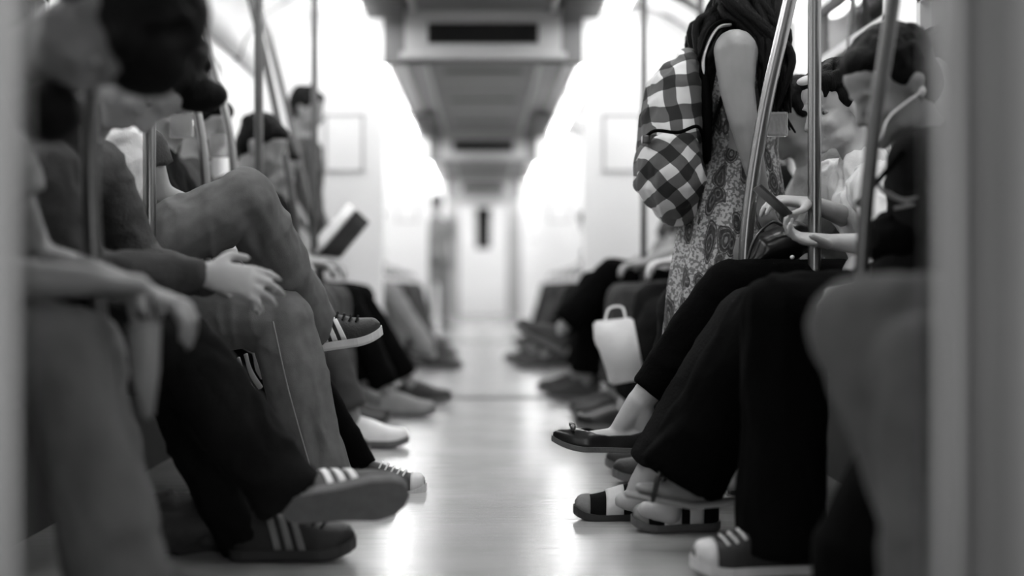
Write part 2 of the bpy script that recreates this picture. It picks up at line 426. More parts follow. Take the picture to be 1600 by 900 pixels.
def human(root, J, voxel=.007, skin='skin', sex=1.0, hands=True, face=True, bare=''):
    """one continuous body; J holds joints: n = the limb nearer the camera, f = the farther one"""
    bm = bmesh.new(); g = J
    lat = g.get('lat', V((0,1,0)))
    loft(bm, curve([g['pelvis'], g['waist'], g['chest'], g['neck']], 4), lerp_r([(.13,.095), (.11,.08), (.13,.095), (.06,.055)], 4, 3), lat)
    limb(bm, [g['neck'], g['head']-g['R']@V((0,.02,.03))], [.052, .05])
    head_shape(bm, g['head'], g['R'], g.get('hs', 1))
    for k in 'nf':
        sh, el, wr = g['sh'+k], g['el'+k], g['wr'+k]
        limb(bm, [g['chest']*.45+sh*.55, sh, sh*.5+el*.5, el], [.055, .05*sex, .044*sex, .036*sex])
        limb(bm, [el, el*.65+wr*.35, wr], [.036*sex, .037*sex, .025*sex])
        if hands:
            hd = g.get('hand'+k) or dict(d=(wr-el), n=(0,0,-1))
            hand_shape(bm, wr, hd['d'], hd['n'], hd.get('side', 1), hd.get('curl', (.5,.6,.4)), hd.get('s', 1.0), hd.get('spread', .12), hd.get('thumb', .8))
        hp, kn, an = g['hip'+k], g['kn'+k], g['an'+k]
        limb(bm, [hp, kn], [.08, .055]); limb(bm, [kn, kn*.65+an*.35, an], [.052, .05, .034])
        if 'to'+k in g:
            to = g['to'+k]; he = g.get('he'+k, an-V((0,0,.045)))
            limb(bm, [an, he], [.034, .028])
            if k in bare:
                loft(bm, [he, he*.45+to*.55, to], [(.025,.026), (.032,.022), (.026,.012)], lat=g.get('fl'+k, lat), N=12)
                limb(bm, [an, he*.5+to*.5], [.036, .02])
            else: limb(bm, [he, he*.6+to*.4+V((0,0,.01))], [.026, .022])
    return remesh('body', bm, M[skin], root, voxel, 2, post=face_post(g['head'], g['R'], g.get('hs', 1)) if face else None, blend=(g['head'], .16, int(.035/voxel)+1) if face else None)
def trousers(root, J, m, voxel, hem=.065, thigh=.092, knee=.072, calf=.07, fold=.006, name='trousers', cut=.06):
    bm = bmesh.new(); g = J
    ell(bm, g['pelvis'], (.12,.17,.11))
    for k in 'nf':
        hp, kn, an = g['hip'+k], g['kn'+k], g['an'+k]
        a = an + (kn-an).normalized()*cut
        limb(bm, [hp, hp*.5+kn*.5, kn], [thigh, thigh*.93, knee])
        limb(bm, [kn, kn*.6+a*.4], [knee, calf])
        loft(bm, [kn*.6+a*.4, a], [calf, hem], dome=False)
    return remesh(name, bm, m, root, voxel, 3, fold=fold, ffreq=11, fscale=(1,1,.8))
def shirt(root, J, m, voxel, sleeve=.55, fold=.006, name='shirt', loose=1.0, long=False):
    bm = bmesh.new(); g = J; lat = g.get('lat', V((0,1,0)))
    loft(bm, curve([g['pelvis']+V((0,0,.02)), g['waist'], g['chest'], g['chest']*.35+g['neck']*.65], 4),
         lerp_r([(.17*loose,.125*loose), (.155*loose,.115*loose), (.165,.12), (.085,.075)], 4, 3), lat)
    for k in 'nf':
        sh, el, wr = g['sh'+k], g['el'+k], g['wr'+k]
        limb(bm, [g['chest']*.45+sh*.55, sh], [.08, .068])
        if long:
            limb(bm, [sh, el], [.068, .052]); limb(bm, [el, el*.1+wr*.9], [.052, .038])
        else:
            q = sh+(el-sh)*sleeve; loft(bm, [sh, q], [.068, .066], dome=False)
    return remesh(name, bm, m, root, voxel, 3, fold=fold, ffreq=12)
def seated(s, Y, lean=0, **kw):
    """default joints for someone seated on side s facing the aisle"""
    X = lambda x: s*x
    J = dict(pelvis=V((X(1.13), Y, .56)), waist=V((X(1.15-.3*lean), Y, .74)), chest=V((X(1.13-.75*lean), Y, .93-.05*lean)),
             neck=V((X(1.1-lean), Y, 1.09-.15*lean)), head=V((X(1.06-1.25*lean), Y, 1.21-.25*lean)),
             lat=V((0,1,0)))
    for k, q in (('n', -1), ('f', 1)):
        J['hip'+k] = V((X(1.1), Y+q*.09, .54)); J['kn'+k] = V((X(.64), Y+q*.12, .54)); J['an'+k] = V((X(.6), Y+q*.12, .09))
        J['to'+k] = V((X(.44), Y+q*.13, .035))
        J['sh'+k] = V((X(1.12-.8*lean), Y+q*.18, 1.0-.1*lean)); J['el'+k] = V((X(.98-.5*lean), Y+q*.22, .76)); J['wr'+k] = V((X(.76-.2*lean), Y+q*.1, .7))
        J['hand'+k] = dict(d=(-s, -q*.3, -.1), n=(0,0,-1), side=q*s)
    J.update(kw)
    J['R'] = frame(J.get('look', (-s, 0, -.35-lean)), J.get('hup', (0,0,1)))
    return J
def dress_person(J, label, top, legs, skin='skin', voxel=.014, hair='hair', long=False, hem=.065, cat='person', loc=None, shoes='sneaker', shoe_m=None, group=None, sleeve=.55, hands=True, face=False, fold=.006, strands=40, autoshoes=True, s=None):
    root = thing('person', loc or V((J['pelvis'].x, J['pelvis'].y, 0)), label, 'person', group)
    human(root, J, voxel, skin, hands=hands, face=face)
    if face: eyes(root, J['head'], J['R'], J.get('hs', 1))
    trousers(root, J, legs, voxel, hem, fold=fold); shirt(root, J, top, voxel, sleeve, fold, long=long)
    if hair: hair_cap('hair', root, J['head'], J['R'], J.get('hs', 1), M[hair], min(voxel, .008), strands=strands)
    if autoshoes:
        for k in 'nf':
            an, to = J['an'+k], J['to'+k]; f = (to-an); up = J.get('su'+k, V((0,0,1)))
            f = (f-V(up)*f.dot(V(up))).normalized()
            he = an - f*.07 - V(up).normalized()*.085
            shoe(root, he, f, up, .27, .1, shoes, shoe_m, detail=False)
    return root
# ================================================================ THE SETTING
HW = 1.40; YB = [8.6, 15.7, 22.8]; Y0, Y1 = -1.0, 26.2
struct('floor', BX((-HW, Y0, -.06), (HW, Y1, 0)), M['floor'])
# floor joints at every section end
for i, yb in enumerate(YB):
    b = BX((-.72, yb-1.05, .0), (.72, yb-.98, .006)); o = struct('threshold_strip', b, M['seam']); o['label'] = 'dark floor joint strip before the %s gangway opening' % ('near','middle','far')[i]
# ceiling: flat centre, curved coves; profile swept along the car
def cove(side):
    pr = [(1.40, 1.88), (1.36, 2.0), (1.27, 2.12), (1.12, 2.22), (.95, 2.28), (.6, 2.32)]
    bm = bmesh.new()
    a = [bm.verts.new((side*x, Y0, z)) for x, z in pr]; b = [bm.verts.new((side*x, Y1, z)) for x, z in pr]
    for i in range(len(pr)-1): bm.faces.new((a[i], a[i+1], b[i+1], b[i]))
    o = struct('ceiling', bm, M['panel'], smooth=True); m_ = o.modifiers.new('thickness', 'SOLIDIFY'); m_.thickness = -.03*1; m_.offset = -1 if side > 0 else 1
    return o
for sd in (-1, 1): cove(sd)['label'] = 'curved white ceiling cove on the %s side' % ('left' if sd < 0 else 'right')
struct('ceiling', BX((-.62, Y0, 2.31), (.62, Y1, 2.36)), M['ceil'])
# raised ceiling panels and side grilles of each section
secs = [(Y0, YB[0]), (YB[0]+.1, YB[1]), (YB[1]+.1, YB[2]), (YB[2]+.1, Y1)]
ceil_names = ('near', 'second', 'third', 'last')
for si, (a, b) in enumerate(secs):
    n = max(1, int((b-a)/1.75)); st = (b-a)/n
    root = thing('ceiling_duct', ((0, (a+b)/2, 2.2)), 'long grey ceiling duct with panels in the %s section' % ceil_names[si], 'duct')
    for k in range(n):
        obj('panel', BX((-.4, a+k*st+.02, 2.25), (.4, a+(k+1)*st-.02, 2.31), .01), M['ceil'], root, False)
        obj('air_slot', BX((-.3, a+k*st+.5, 2.235), (.3, a+k*st+.62, 2.252)), M['ceild'], root, False)
    for q in (-1, 1):
        if si > 1:
            break
        y = (b-1.6)
        while y < b-.05:
            obj('slat', BX((q*.47, y, 2.19), (q*.69, y+.05, 2.29)), M['ceild'], root, False); y += .13
    for q in (-1, 1):
        obj('side_rail', BX((q*.405, a+.02, 2.22), (q*.43, b-.02, 2.31)), M['panelg'], root, False)
        nl = max(1, int((b-a)/1.42)); sl = (b-a)/nl
        for k in range(nl):
            y0 = a+k*sl+.1; y1 = a+(k+1)*sl-.1
            if y1 < 3.4: continue          # no lamps over the door bay beside the camera
            t = thing('ceiling_light', (q*.79, (y0+y1)/2, 2.24), '%s fluorescent ceiling light before the section end in the %s row, %s section' % (('last', 'second to last', 'third to last', 'fourth to last', 'fifth to last', 'sixth to last', 'seventh to last')[min(nl-1-k, 6)], 'left' if q < 0 else 'right', ceil_names[si]), 'light', 'fluorescent lights, %s row, %s section' % ('left' if q < 0 else 'right', ceil_names[si]))
            obj('housing', BX((q*.70, y0, 2.235), (q*.88, y1, 2.29), .008), M['panelg'], t, False)
            obj('diffuser', BX((q*.74, y0+.03, 2.2), (q*.84, y1-.03, 2.234), .01), M['lamp'], t, False)
# side walls with window openings
def side_wall(side):
    bm = bmesh.new(); x0, x1 = side*HW, side*(HW+.06)
    wz0, wz1 = .98, 1.78
    box(bm, (x0, Y0, 0), (x1, Y1, wz0)); box(bm, (x0, Y0, wz1), (x1, Y1, 1.92))
    wins = []; y = .4
    while y < Y1-1.4:
        if any(abs(y+.6-yb) < .85 for yb in YB): y += .3; continue
        wins.append((y, y+1.15)); y += 1.5
    prev = Y0
    for a, b in wins:
        box(bm, (x0, prev, wz0), (x1, a, wz1)); prev = b
    box(bm, (x0, prev, wz0), (x1, Y1, wz1))
    struct('wall_left' if side < 0 else 'wall_right', bm, M['panel'])
    for i, (a, b) in enumerate(wins):
        bm = bmesh.new(); e = .035; xi = x0-side*.012
        box(bm, (xi, a-.01, wz0-.01), (x1, a+e, wz1+.01)); box(bm, (xi, b-e, wz0-.01), (x1, b+.01, wz1+.01))
        box(bm, (xi, a, wz0-.01), (x1, b, wz0+e)); box(bm, (xi, a, wz1-e), (x1, b, wz1+.01)); box(bm, (xi, a, wz1-.27), (x1, b, wz1-.235))
        o = struct('window_%d' % (i+1+(20 if side > 0 else 0)), bm, M['panelg'])
        gl = obj('pane', BX((x0+side*.025, a+.01, wz0), (x0+side*.031, b-.01, wz1)), GLASS, o, False)
def glass():
    m = bpy.data.materials.new('window_glass'); m.use_nodes = True; t = m.node_tree; L = t.links.new
    t.nodes.remove(t.nodes['Principled BSDF'])
    a = nd(t, 'ShaderNodeBsdfTransparent'); a.inputs[0].default_value = (.75,.75,.75,1); b = nd(t, 'ShaderNodeBsdfGlossy'); b.inputs['Roughness'].default_value = .05
    f = nd(t, 'ShaderNodeFresnel'); mx = nd(t, 'ShaderNodeMixShader'); L(f.outputs[0], mx.inputs[0]); L(a.outputs[0], mx.inputs[1]); L(b.outputs[0], mx.inputs[2])
    L(mx.outputs[0], t.nodes['Material Output'].inputs[0]); return m
GLASS = glass()
side_wall(-1); side_wall(1)
for sd in (-1, 1):
    struct('baseboard_left' if sd < 0 else 'baseboard_right', BX((sd*1.385, Y0, 0), (sd*1.40, Y1, .12)), M['seam'])
# bulkheads between sections: white cheeks, header, display, arched ribs
prof = [(1.40, 0), (1.40, 1.9), (1.36, 2.01), (1.27, 2.13), (1.12, 2.23), (.95, 2.29), (.6, 2.33)]
for i, yb in enumerate(YB):
    ow = .61; oz = 1.94; nm = ('near', 'middle', 'far')[i]
    for q in (-1, 1):
        pts = [(ow+.0, 0)] + [(x, z) for x, z in prof] + [(ow-.06, 2.33), (ow-.06, oz+.14), (ow, oz)]
        bm = bmesh.new()
        f0 = [bm.verts.new((q*x, yb, z)) for x, z in pts]; f1 = [bm.verts.new((q*x, yb+.1, z)) for x, z in pts]
        bm.faces.new(f0); bm.faces.new(f1[::-1])
        for k in range(len(pts)): bm.faces.new((f0[k], f0[(k+1)%len(pts)], f1[(k+1)%len(pts)], f1[k]))
        o = struct('wall_bulkhead', bm, M['panel']); o['label'] = 'white bulkhead cheek on the %s of the %s gangway opening' % ('left' if q < 0 else 'right', nm)
        # ribs following the cove
        for dy, k_ in ((-.02, 1.0), (-.62, .985)):
            bm = bmesh.new(); pr = [(q*x*k_, yb+dy, z*k_ if k_ == 1 else z-.02) for x, z in prof[1:]]
            sweep(bm, pr, .02, 4, 8)
            o = struct('trim_%d' % (1+i*4+(q > 0)*2+(dy < -.1)), bm, M['seam'], smooth=True)
        sg = thing('notice_plate', (q*1.0, yb-.006, 1.6), 'thin framed notice panel on the %s cheek of the %s bulkhead' % ('left' if q < 0 else 'right', nm), 'notice')
        bm = bmesh.new()
        for aa, bb in (((.72,1.28),(.96,1.295)), ((.72,1.62),(.96,1.635)), ((.72,1.28),(.735,1.63)), ((.945,1.28),(.96,1.63))):
            box(bm, (q*aa[0], yb-.012, aa[1]), (q*bb[0], yb, bb[1]))
        obj('frame', bm, M['panelg'], sg, False)
        obj('sheet', BX((q*.73, yb-.006, 1.29), (q*.95, yb, 1.63)), M['panel'], sg, False)
    struct('lintel', BX((-.6, yb-.03, oz), (.6, yb+.1, 2.33), .004), M['ceil'])['label'] = 'grey header above the %s gangway opening' % nm
    d = thing('display_box', (0, yb-.06, 2.1), 'black destination display above the %s gangway opening' % nm, 'display')
    obj('casing', BX((-.47, yb-.06, 1.99), (.47, yb-.03, 2.26), .01), M['panelg'], d, False)
    obj('screen', BX((-.33, yb-.075, 2.05), (.33, yb-.058, 2.17), .003), M['blackp'], d, False)
    obj('lower_lip', BX((-.5, yb-.09, 1.955), (.5, yb-.03, 1.995), .006), M['panelg'], d, False)
# far end wall with its door
ye = 25.2
struct('wall_end', BX((-HW, ye, 0), (HW, ye+.08, 2.33)), M['panelg'])
bm = BX((-.42, ye-.04, .02), (.42, ye, 1.98), .01); dr = struct('door_1', bm, M['panel'])
obj('window_pane', BX((-.13, ye-.05, 1.2), (.13, ye-.038, 1.93), .01), M['blackp'], dr, False)
# benches: shell seats on a dark plinth, per section
bi = 0
for si, (a, b) in enumerate([(1.9, 8.3), (9.4, 15.2), (16.4, 22.2)]):
    for q in (-1, 1):
        sname = ('near', 'second', 'third')[si]
        bt = thing('bench', (q*1.2, (a+b)/2, 0), 'long grey bench along the %s wall of the %s section' % ('left' if q < 0 else 'right', sname), 'bench')
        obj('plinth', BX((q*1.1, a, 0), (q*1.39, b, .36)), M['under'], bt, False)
        n = int((b-a)/.47); st = (b-a)/n
        for k in range(n):
            bm = bmesh.new(); box(bm, (q*.93, a+k*st+.008, .385), (q*1.38, a+(k+1)*st-.008, .43), .015)
            obj('seat', bm, M['seat'], bt)
            bm = bmesh.new(); box(bm, (q*1.335, a+k*st+.008, .44), (q*1.385, a+(k+1)*st-.008, .86), .015)
            obj('backrest', bm, M['seat'], bt)
        obj('seat_rail', BX((q*.95, a, .36), (q*1.38, b, .386)), M['dsteel'], bt, False)
# grab poles
def pole(pts, r, label, m='steel', name='grab_pole', collar=True):
    base = V(pts[-1])
    t = thing(name, base, label, 'pole')
    bm = bmesh.new(); sweep(bm, pts, r, 10, 16, dome=False); obj('tube', bm, M[m], t)
    if collar:
        for e, f in ((V(pts[0]), V(pts[1])), (V(pts[-1]), V(pts[-2]))):
            d = (f-e).normalized(); bm = bmesh.new(); loft(bm, [e, e+d*.03], [r*1.7, r*1.5], dome=False); obj('flange', bm, M['dsteel'], t)
    return t
def top(x, Y, z=2.3): return V((x, Y, z))
def curved(px0, px1, pyb, Y, ztop=2.22, zb=.43, lean=.2):
    a = P(px0, 0, Y); b = P(px1, pyb, Y)
    sl = (a.x-b.x)/(a.z-b.z)
    tp = V((a.x+sl*(ztop-a.z)*1.25, Y, ztop)); md = V(((a.x+b.x)/2-sl*.07, Y, (a.z+b.z)/2))
    return [tp, a, md, b, V((b.x-sl*.12*(b.z-zb), Y, zb))]
pole([top(.405,1.14), V((.405,1.14,1)), V((.405,1.14,0.0))], .0225, 'thick grab pole filling the right edge, nearest the camera', 'paint')
pole([top(-.72,2.6), V((-.715,2.6,1.4)), P(142,300,2.6), V((-.69,2.6,.43))], .0165, 'blurred steel pole in front of the grey shirted hunched passenger', 'dsteel')
pole([top(-.845,3.6), V((-.845,3.6,1.2)), V((-.845,3.6,.43))], .0165, 'straight steel pole in front of the white shirt of the man in jeans')
p3 = pole(curved(268,321,280,4.6), .0155, 'curved steel rail just above the raised denim knee, nearer one')
p4 = pole(curved(303,365,262,5.1), .0145, 'curved steel rail meeting the top of the raised denim knee, farther one')
pole([top(-.87,5.5,2.26), V((-.868,5.5,1.2)), V((-.868,5.5,.43))], .017, 'straight dark steel pole rising right of the raised denim knee', 'dsteel')
pole([top(-.83,7.0), V((-.83,7.0,1.2)), V((-.83,7.0,.43))], .0165, 'blurred straight pole in front of the left white bulkhead', 'dsteel')
pole(curved(392,462,350,6.4), .0165, 'blurred curved rail left of the reader with magazine', 'dsteel')
pole(curved(405,492,380,7.5), .0165, 'blurred curved rail beside the reader with magazine, farther one', 'dsteel')
r1 = pole(curved(1234,1166,372,3.8), .0185, 'curved steel rail in front of the standing woman with long hair')
pole([top(.862,3.7), V((.862,3.7,1.2)), V((.862,3.7,.43))], .0175, 'straight steel pole crossing the seated woman with phone')
pole(curved(1396,1346,430,2.75), .0145, 'slanting steel rail in front of the man with earphones', 'dsteel')
pole([top(.79,7.0), V((.79,7.0,1.2)), V((.79,7.0,.43))], .0155, 'blurred thin pole left of the plaid backpack', 'dsteel')
pole([top(.915,6.0,2.28), V((.915,6.0,1.2)), V((.915,6.0,.43))], .013, 'thin pole behind the shoulder of the standing woman', 'dsteel')
pole(curved(1332,1318,250,5.4), .011, 'thin slanting rail above the seated women on the right', 'dsteel')
pole(curved(1425,1440,250,5.0), .013, 'thin rail above the man with earphones', 'dsteel')
def plate(par, a, b, Y, lab):
    p0, p1 = P(a[0], b[1], Y), P(b[0], a[1], Y)
    bm = BX((p0.x, Y-.012, p0.z), (p1.x, Y+.012, p1.z), .006); o = obj('clear_block', bm, M['acrylic'], par, False); o['label'] = lab
plate(p3, (266,178), (302,216), 4.6, 'clear acrylic fitting on rail'); plate(p4, (328,209), (357,246), 5.1, 'pale clear acrylic fitting on rail')
plate(r1, (1192,175), (1230,214), 3.8, 'clear acrylic fitting on rail')
# draught screens beside the camera
def screen(q, x0, Y, label):
    t = thing('draught_screen', (q*(x0+.3), Y, 0), label, 'screen')
    obj('glass_panel', BX((q*x0, Y, .0), (q*1.39, Y+.012, 2.0)), M['frost'], t, False)
    obj('edge_strip', BX((q*x0, Y-.012, 0), (q*(x0+.012), Y+.024, 2.0), .004), M['steel'], t, False)
M['frost'] = mat('frosted_panel', .13, .35, 0, .12, 1.5, stretch=(1.5,1,.6), spec=.6)
screen(1, .372, 1.16, 'pale frosted draught screen at the right edge of the view')
screen(-1, .382, 1.16, 'pale frosted draught screen at the left edge of the view')
# ================================================================ PEOPLE
# ---- A: nearest on the left
J = seated(-1, 2.35, head=P(165,45,2.25), neck=P(20,112,2.3), chest=V((-.93,2.36,.86)), waist=V((-1.08,2.36,.7)), look=(-.1,-.2,-1), hup=(1,0,0),
  shn=V((-.9,2.16,.9)), shf=V((-.9,2.55,.9)), eln=P(-40,436,2.25), wrn=P(140,440,2.3), elf=V((-.82,2.6,.66)), wrf=V((-.6,2.5,.6)),
  knn=P(98,548,2.3), ann=P(205,985,2.25), knf=V((-.72,2.55,.5)), anf=V((-.66,2.6,.09)), hs=1.0)
J['ton'] = J['ann']+V((.16,0,-.05)); J['tof'] = J['anf']+V((.16,0,-.05))
J['handn'] = dict(d=(1,.5,-.05), n=(0,.3,-1), side=1, curl=(.5,.6,.5)); J['handf'] = dict(d=(1,-.4,-.3), n=(0,0,-1), side=-1)
A = dress_person(J, 'blurred hunched passenger nearest on the left, pale shirt and grey trousers', M['lgrey'], M['greyk'], 'skindark', .01, face=True, hem=.08, hair=None)
hair_cap('hair', A, J['head'], J['R'], 1.1, M['hair'], .008, extra=lambda bm, T: (ell(bm, T((0,.05,.07)), (.065,.045,.05)), ell(bm, T((.05,.03,.05)), (.03,.04,.04))))
bm = bmesh.new(); ell(bm, P(78,176,2.22), (.052,.06,.048)); o = remesh('beard', bm, M['hair'], A, .007, 1, .003, 30)
# ---- B: second on the left
J = seated(-1, 3.15, head=P(225,122,3.0), neck=V((-.87,3.12,.97)), chest=V((-1.0,3.14,.86)), waist=V((-1.1,3.15,.7)), look=(.3,-.15,-1), hup=(1,0,.3),
  shn=P(78,275,2.98), shf=V((-.9,3.32,.88)), eln=P(122,428,2.98), wrn=P(318,428,3.05), elf=V((-.82,3.4,.66)), wrf=P(330,440,3.3),
  knn=P(283,545,3.05), ann=P(450,775,3.05), knf=P(262,575,3.28), anf=P(395,838,3.2), hs=1.0)
J['ton'] = P(600,790,3.1); J['tof'] = P(530,860,3.2); J['hen'] = P(475,783,3.06)
J['handn'] = dict(d=(1,.1,-.18), n=(.1,.8,-.6), side=1, curl=(.25,.35,.3), spread=.4, thumb=1.0, s=1.12)
J['handf'] = dict(d=(1,-.2,-.1), n=(0,0,-1), side=-1)
B = thing('person', (J['pelvis'].x, 3.15, 0), 'hunched passenger second on the left, grey shirt, dark trousers, striped shoes with ankles crossed', 'person')
human(B, J, .007, 'skinmid', face=True); eyes(B, J['head'], J['R'], 1)
trousers(B, J, M['dark'], .009, .072, knee=.078, calf=.08, fold=.009, cut=-.01); shirt(B, J, M['grey'], .009, .9, .007, long=True)
hair_cap('hair', B, J['head'], J['R'], 1.02, M['hair'], .006, extra=lambda bm, T: (ell(bm, T((0,-.13,-.0)), (.055,.05,.06)), ell(bm, T((0,.07,.1)), (.06,.035,.035))))
shoe(B, P(443,800,3.0), (1,.08,.1), (.02,.86,.5), .262, .102, 'striped', M['shoeblack'], M['rubber'])
shoe(B, P(362,872,3.17), (1,.0,.03), (0,-.1,1), .275, .1, 'striped', M['shoeblack'], M['under'], stripe_m=M['lgrey'])
# ---- C: man in jeans, leg crossed high
J = seated(-1, 3.87, head=V((-1.0,3.85,1.22)), chest=V((-1.04,3.86,.92)), neck=V((-1.03,3.86,1.08)), shn=P(190,225,3.72), shf=V((-1.02,4.02,1.0)),
  eln=P(165,330,3.7), wrn=P(205,372,3.72), elf=V((-1.0,4.1,.78)), wrf=V((-.86,3.98,.76)),
  hipn=V((-1.08,3.76,.6)), knn=P(383,313,3.8), ann=P(492,512,4.06), hipf=V((-1.08,3.97,.54)), knf=P(440,502,3.88), anf=P(503,775,3.84))
J['ton'] = P(580,522,4.08); J['tof'] = P(600,800,3.84)
C = thing('person', (-1.13, 3.87, 0), 'man in faded jeans and white shirt with one leg crossed high on the left', 'person')
human(C, J, .008, 'skin', face=True); eyes(C, J['head'], J['R'], 1)
def jeans(root, g, m):
    bm = bmesh.new(); ell(bm, g['pelvis'], (.12,.17,.11))
    limb(bm, [g['hipn'], g['hipn']*.5+g['knn']*.5, g['knn']], [.105,.096,.08])
    a = g['ann']-(g['knn']-g['ann']).normalized()*.02
    k2 = g['knn']*.62+a*.38
    limb(bm, [g['knn'], k2], [.08,.078]); loft(bm, [k2, a], [.078,.062], dome=False)
    limb(bm, [g['hipf'], g['knf']], [.1,.08])
    a = g['anf']+V((.004,0,.03)); k2 = g['knf']*.6+a*.4
    limb(bm, [g['knf'], k2], [.08,.082]); loft(bm, [k2, a], [.082,.078], dome=False)
    return remesh('jeans', bm, m, root, .0065, 2, .011, 9, (1,1,.6))
je = jeans(C, J, M['denim'])
# side seam down the planted leg
bm = bmesh.new(); a, b = J['knf'], J['anf']
sweep(bm, [a+V((-.01,-.088,.0)), a*.6+b*.4+V((-.01,-.092,0)), b+V((-.01,-.085,.05))], .0022, 8, 6); o = obj('seam', bm, M['lgrey'], je); 
shirt(C, J, M['white'], .008, .75, .008)
hair_cap('hair', C, J['head'], J['R'], 1, M['hair'], .008)
shoe(C, P(456,554,4.06), (1,.05,.16), (-.1,-.12,1), .262, .1, 'striped', M['shoeblack'], M['rubberw'])
shoe(C, P(458,812,3.82), (1,.02,0), (0,0,1), .27, .1, 'sneaker', M['shoeblack'], M['rubber'])
# ---- D: black trousers, canvas sneaker
J = seated(-1, 4.3, chest=V((-1.08,4.3,.92)), shn=P(225,235,4.1), eln=P(250,305,4.12), wrn=P(322,335,4.15), ann=P(563,728,4.22), knn=V((-.64,4.2,.54)), anf=V((-.62,4.5,.09)))
J['ton'] = P(625,760,4.22); J['handn'] = dict(d=(.3,0,.6), n=(1,0,0), curl=(1.1,1.2,.8))
D = thing('person', (-1.13, 4.3, 0), 'passenger behind the man in jeans, black trousers and black canvas shoe with white toe', 'person')
human(D, J, .01, 'skin', hands=True, face=True); eyes(D, J['head'], J['R'], 1)
trousers(D, J, M['black'], .01, .05, calf=.056, fold=.004, cut=-.01); shirt(D, J, M['grey'], .01, .4)
hair_cap('hair', D, J['head'], J['R'], 1, M['hair'], .01)
shoe(D, P(533,774,4.22), (1,-.05,.0), (0,-.08,1), .25, .095, 'canvas', M['shoeblack'], M['rubberw'])
shoe(D, V((-.7,4.5,0)), (1,0,0), (0,0,1), .25, .095, 'canvas', M['shoeblack'], M['rubberw'])
# ---- others along the left bench
J = seated(-1, 4.85, anf=V((-.6,5.0,.09)), look=(.6,-.6,-.4))
dress_person(J, 'blurred bearded passenger in grey seen between the two curved rails', M['dark'], M['denimd'], 'skin', .013, face=True)
J = seated(-1, 5.4, look=(1,-.3,-.5), ann=V((-.48,5.3,.09)), ton=V((-.33,5.3,.035)))
dress_person(J, 'blurred seated passenger in grey trousers and white shoes on the left', M['grey'], M['grey'], 'skin', .013, shoe_m=M['white'])
J = seated(-1, 6.0, look=(1,-.2,-.5), lean=.1)
dress_person(J, 'blurred seated passenger in dark top before the straight dark pole', M['black'], M['denimd'], 'skin', .013)
J = seated(-1, 6.65, look=(1,0,-.6), ann=V((-.42,6.5,.09)), ton=V((-.27,6.5,.035)))
dress_person(J, 'blurred seated passenger in black trousers left of the reader', M['lgrey'], M['black'], 'skin', .013, shoe_m=M['lgrey'])
J = seated(-1, 7.3, look=(1,0,-.6), shn=V((-1.05,7.12,1.0)), eln=V((-.9,7.1,.8)), wrn=P(490,412,7.0), wrf=P(500,405,7.35), elf=V((-.9,7.5,.8)), ann=V((-.36,7.2,.09)), ton=V((-.2,7.2,.035)))
dress_person(J, 'blurred seated passenger holding up an open magazine', M['dark'], M['black'], 'skin', .013)
mg = thing('magazine', P(530,370,7.1), 'open magazine held up by a blurred seated passenger on the left', 'magazine')
for cs, mm in ([((484,388,7.1),(546,318,7.1),(556,327,6.95),(496,398,6.95)),'white'], [((496,398,6.95),(556,327,6.95),(576,346,7.15),(530,402,7.15)),'grey']):
    bm = bmesh.new(); bm.faces.new([bm.verts.new(P(*c)) for c in cs])
    bmesh.ops.subdivide_edges(bm, edges=bm.edges[:], cuts=3, use_grid_fill=True)
    o = obj('page', bm, M[mm], mg); q = o.modifiers.new('t', 'SOLIDIFY'); q.thickness = .008
# standing near the left bulkhead
def standing(x, Y, f, label, top_, legs, skin='skin', voxel=.016, h=1.0, group=None, hair='hair'):
    f = V(f).normalized(); r = V((f.y, -f.x, 0)); c = V((x, Y, 0)); U = lambda a, b, z: c+f*a+r*b+V((0,0,z*h))
    J = dict(pelvis=U(0,0,.95), waist=U(0,0,1.1), chest=U(0,0,1.28), neck=U(0,0,1.46), head=U(.03,0,1.6), lat=r)
    for k, q in (('n', 1), ('f', -1)):
        J['sh'+k] = U(0,q*.18,1.38); J['el'+k] = U(-.02,q*.23,1.1); J['wr'+k] = U(.12,q*.2,.9)
        J['hip'+k] = U(0,q*.09,.9); J['kn'+k] = U(.03,q*.1,.5); J['an'+k] = U(0,q*.1,.09); J['to'+k] = U(.16,q*.12,.035)
        J['hand'+k] = dict(d=(0,0,-1), n=-r*q)
    J['R'] = frame(f+V((0,0,-.3)), (0,0,1))
    return dress_person(J, label, top_, legs, skin, voxel, loc=c, hair=hair, group=group)
standing(-1.04, 8.15, (1,-.2,0), 'blurred standing passenger with dark hair by the left white bulkhead', M['grey'], M['dark'])
# ---- second section, both sides, softly out of focus
spec = [(-1, 10.0, 'lgrey','lgrey','light trousers', .34), (-1, 10.7, 'dark','black','black trousers', .5), (-1, 11.5, 'grey','grey','grey trousers', .4), (-1, 12.6, 'white','denimd','dark jeans and white top', .5), (-1, 13.6,'dark','grey','dark top', .5),
        (1, 10.1, 'grey','dark','dark trousers', .42), (1, 10.9, 'dark','denimd','dark jeans', .36), (1, 11.8, 'white','black','white top', .5), (1, 13.0,'grey','grey','grey clothes', .5), (1, 14.2,'dark','dark','all dark clothes', .5)]
ordn = {-1: ('first', 'second', 'third', 'fourth', 'fifth'), 1: ('first', 'second', 'third', 'fourth', 'fifth')}; cnt = {-1: 0, 1: 0}
for s, Y, tp, lg, tx, ax in spec:
    J = seated(s, Y, look=(-s, -.1, -.5), ann=V((s*ax, Y-.12, .09)), ton=V((s*(ax-.16), Y-.12, .035)))
    dress_person(J, 'distant seated passenger in %s, %s on %s past near bulkhead' % (tx, ordn[s][cnt[s]], 'left' if s < 0 else 'right'), M[tp], M[lg], 'skin', .02, group=None, strands=20, hands=True)
    cnt[s] += 1
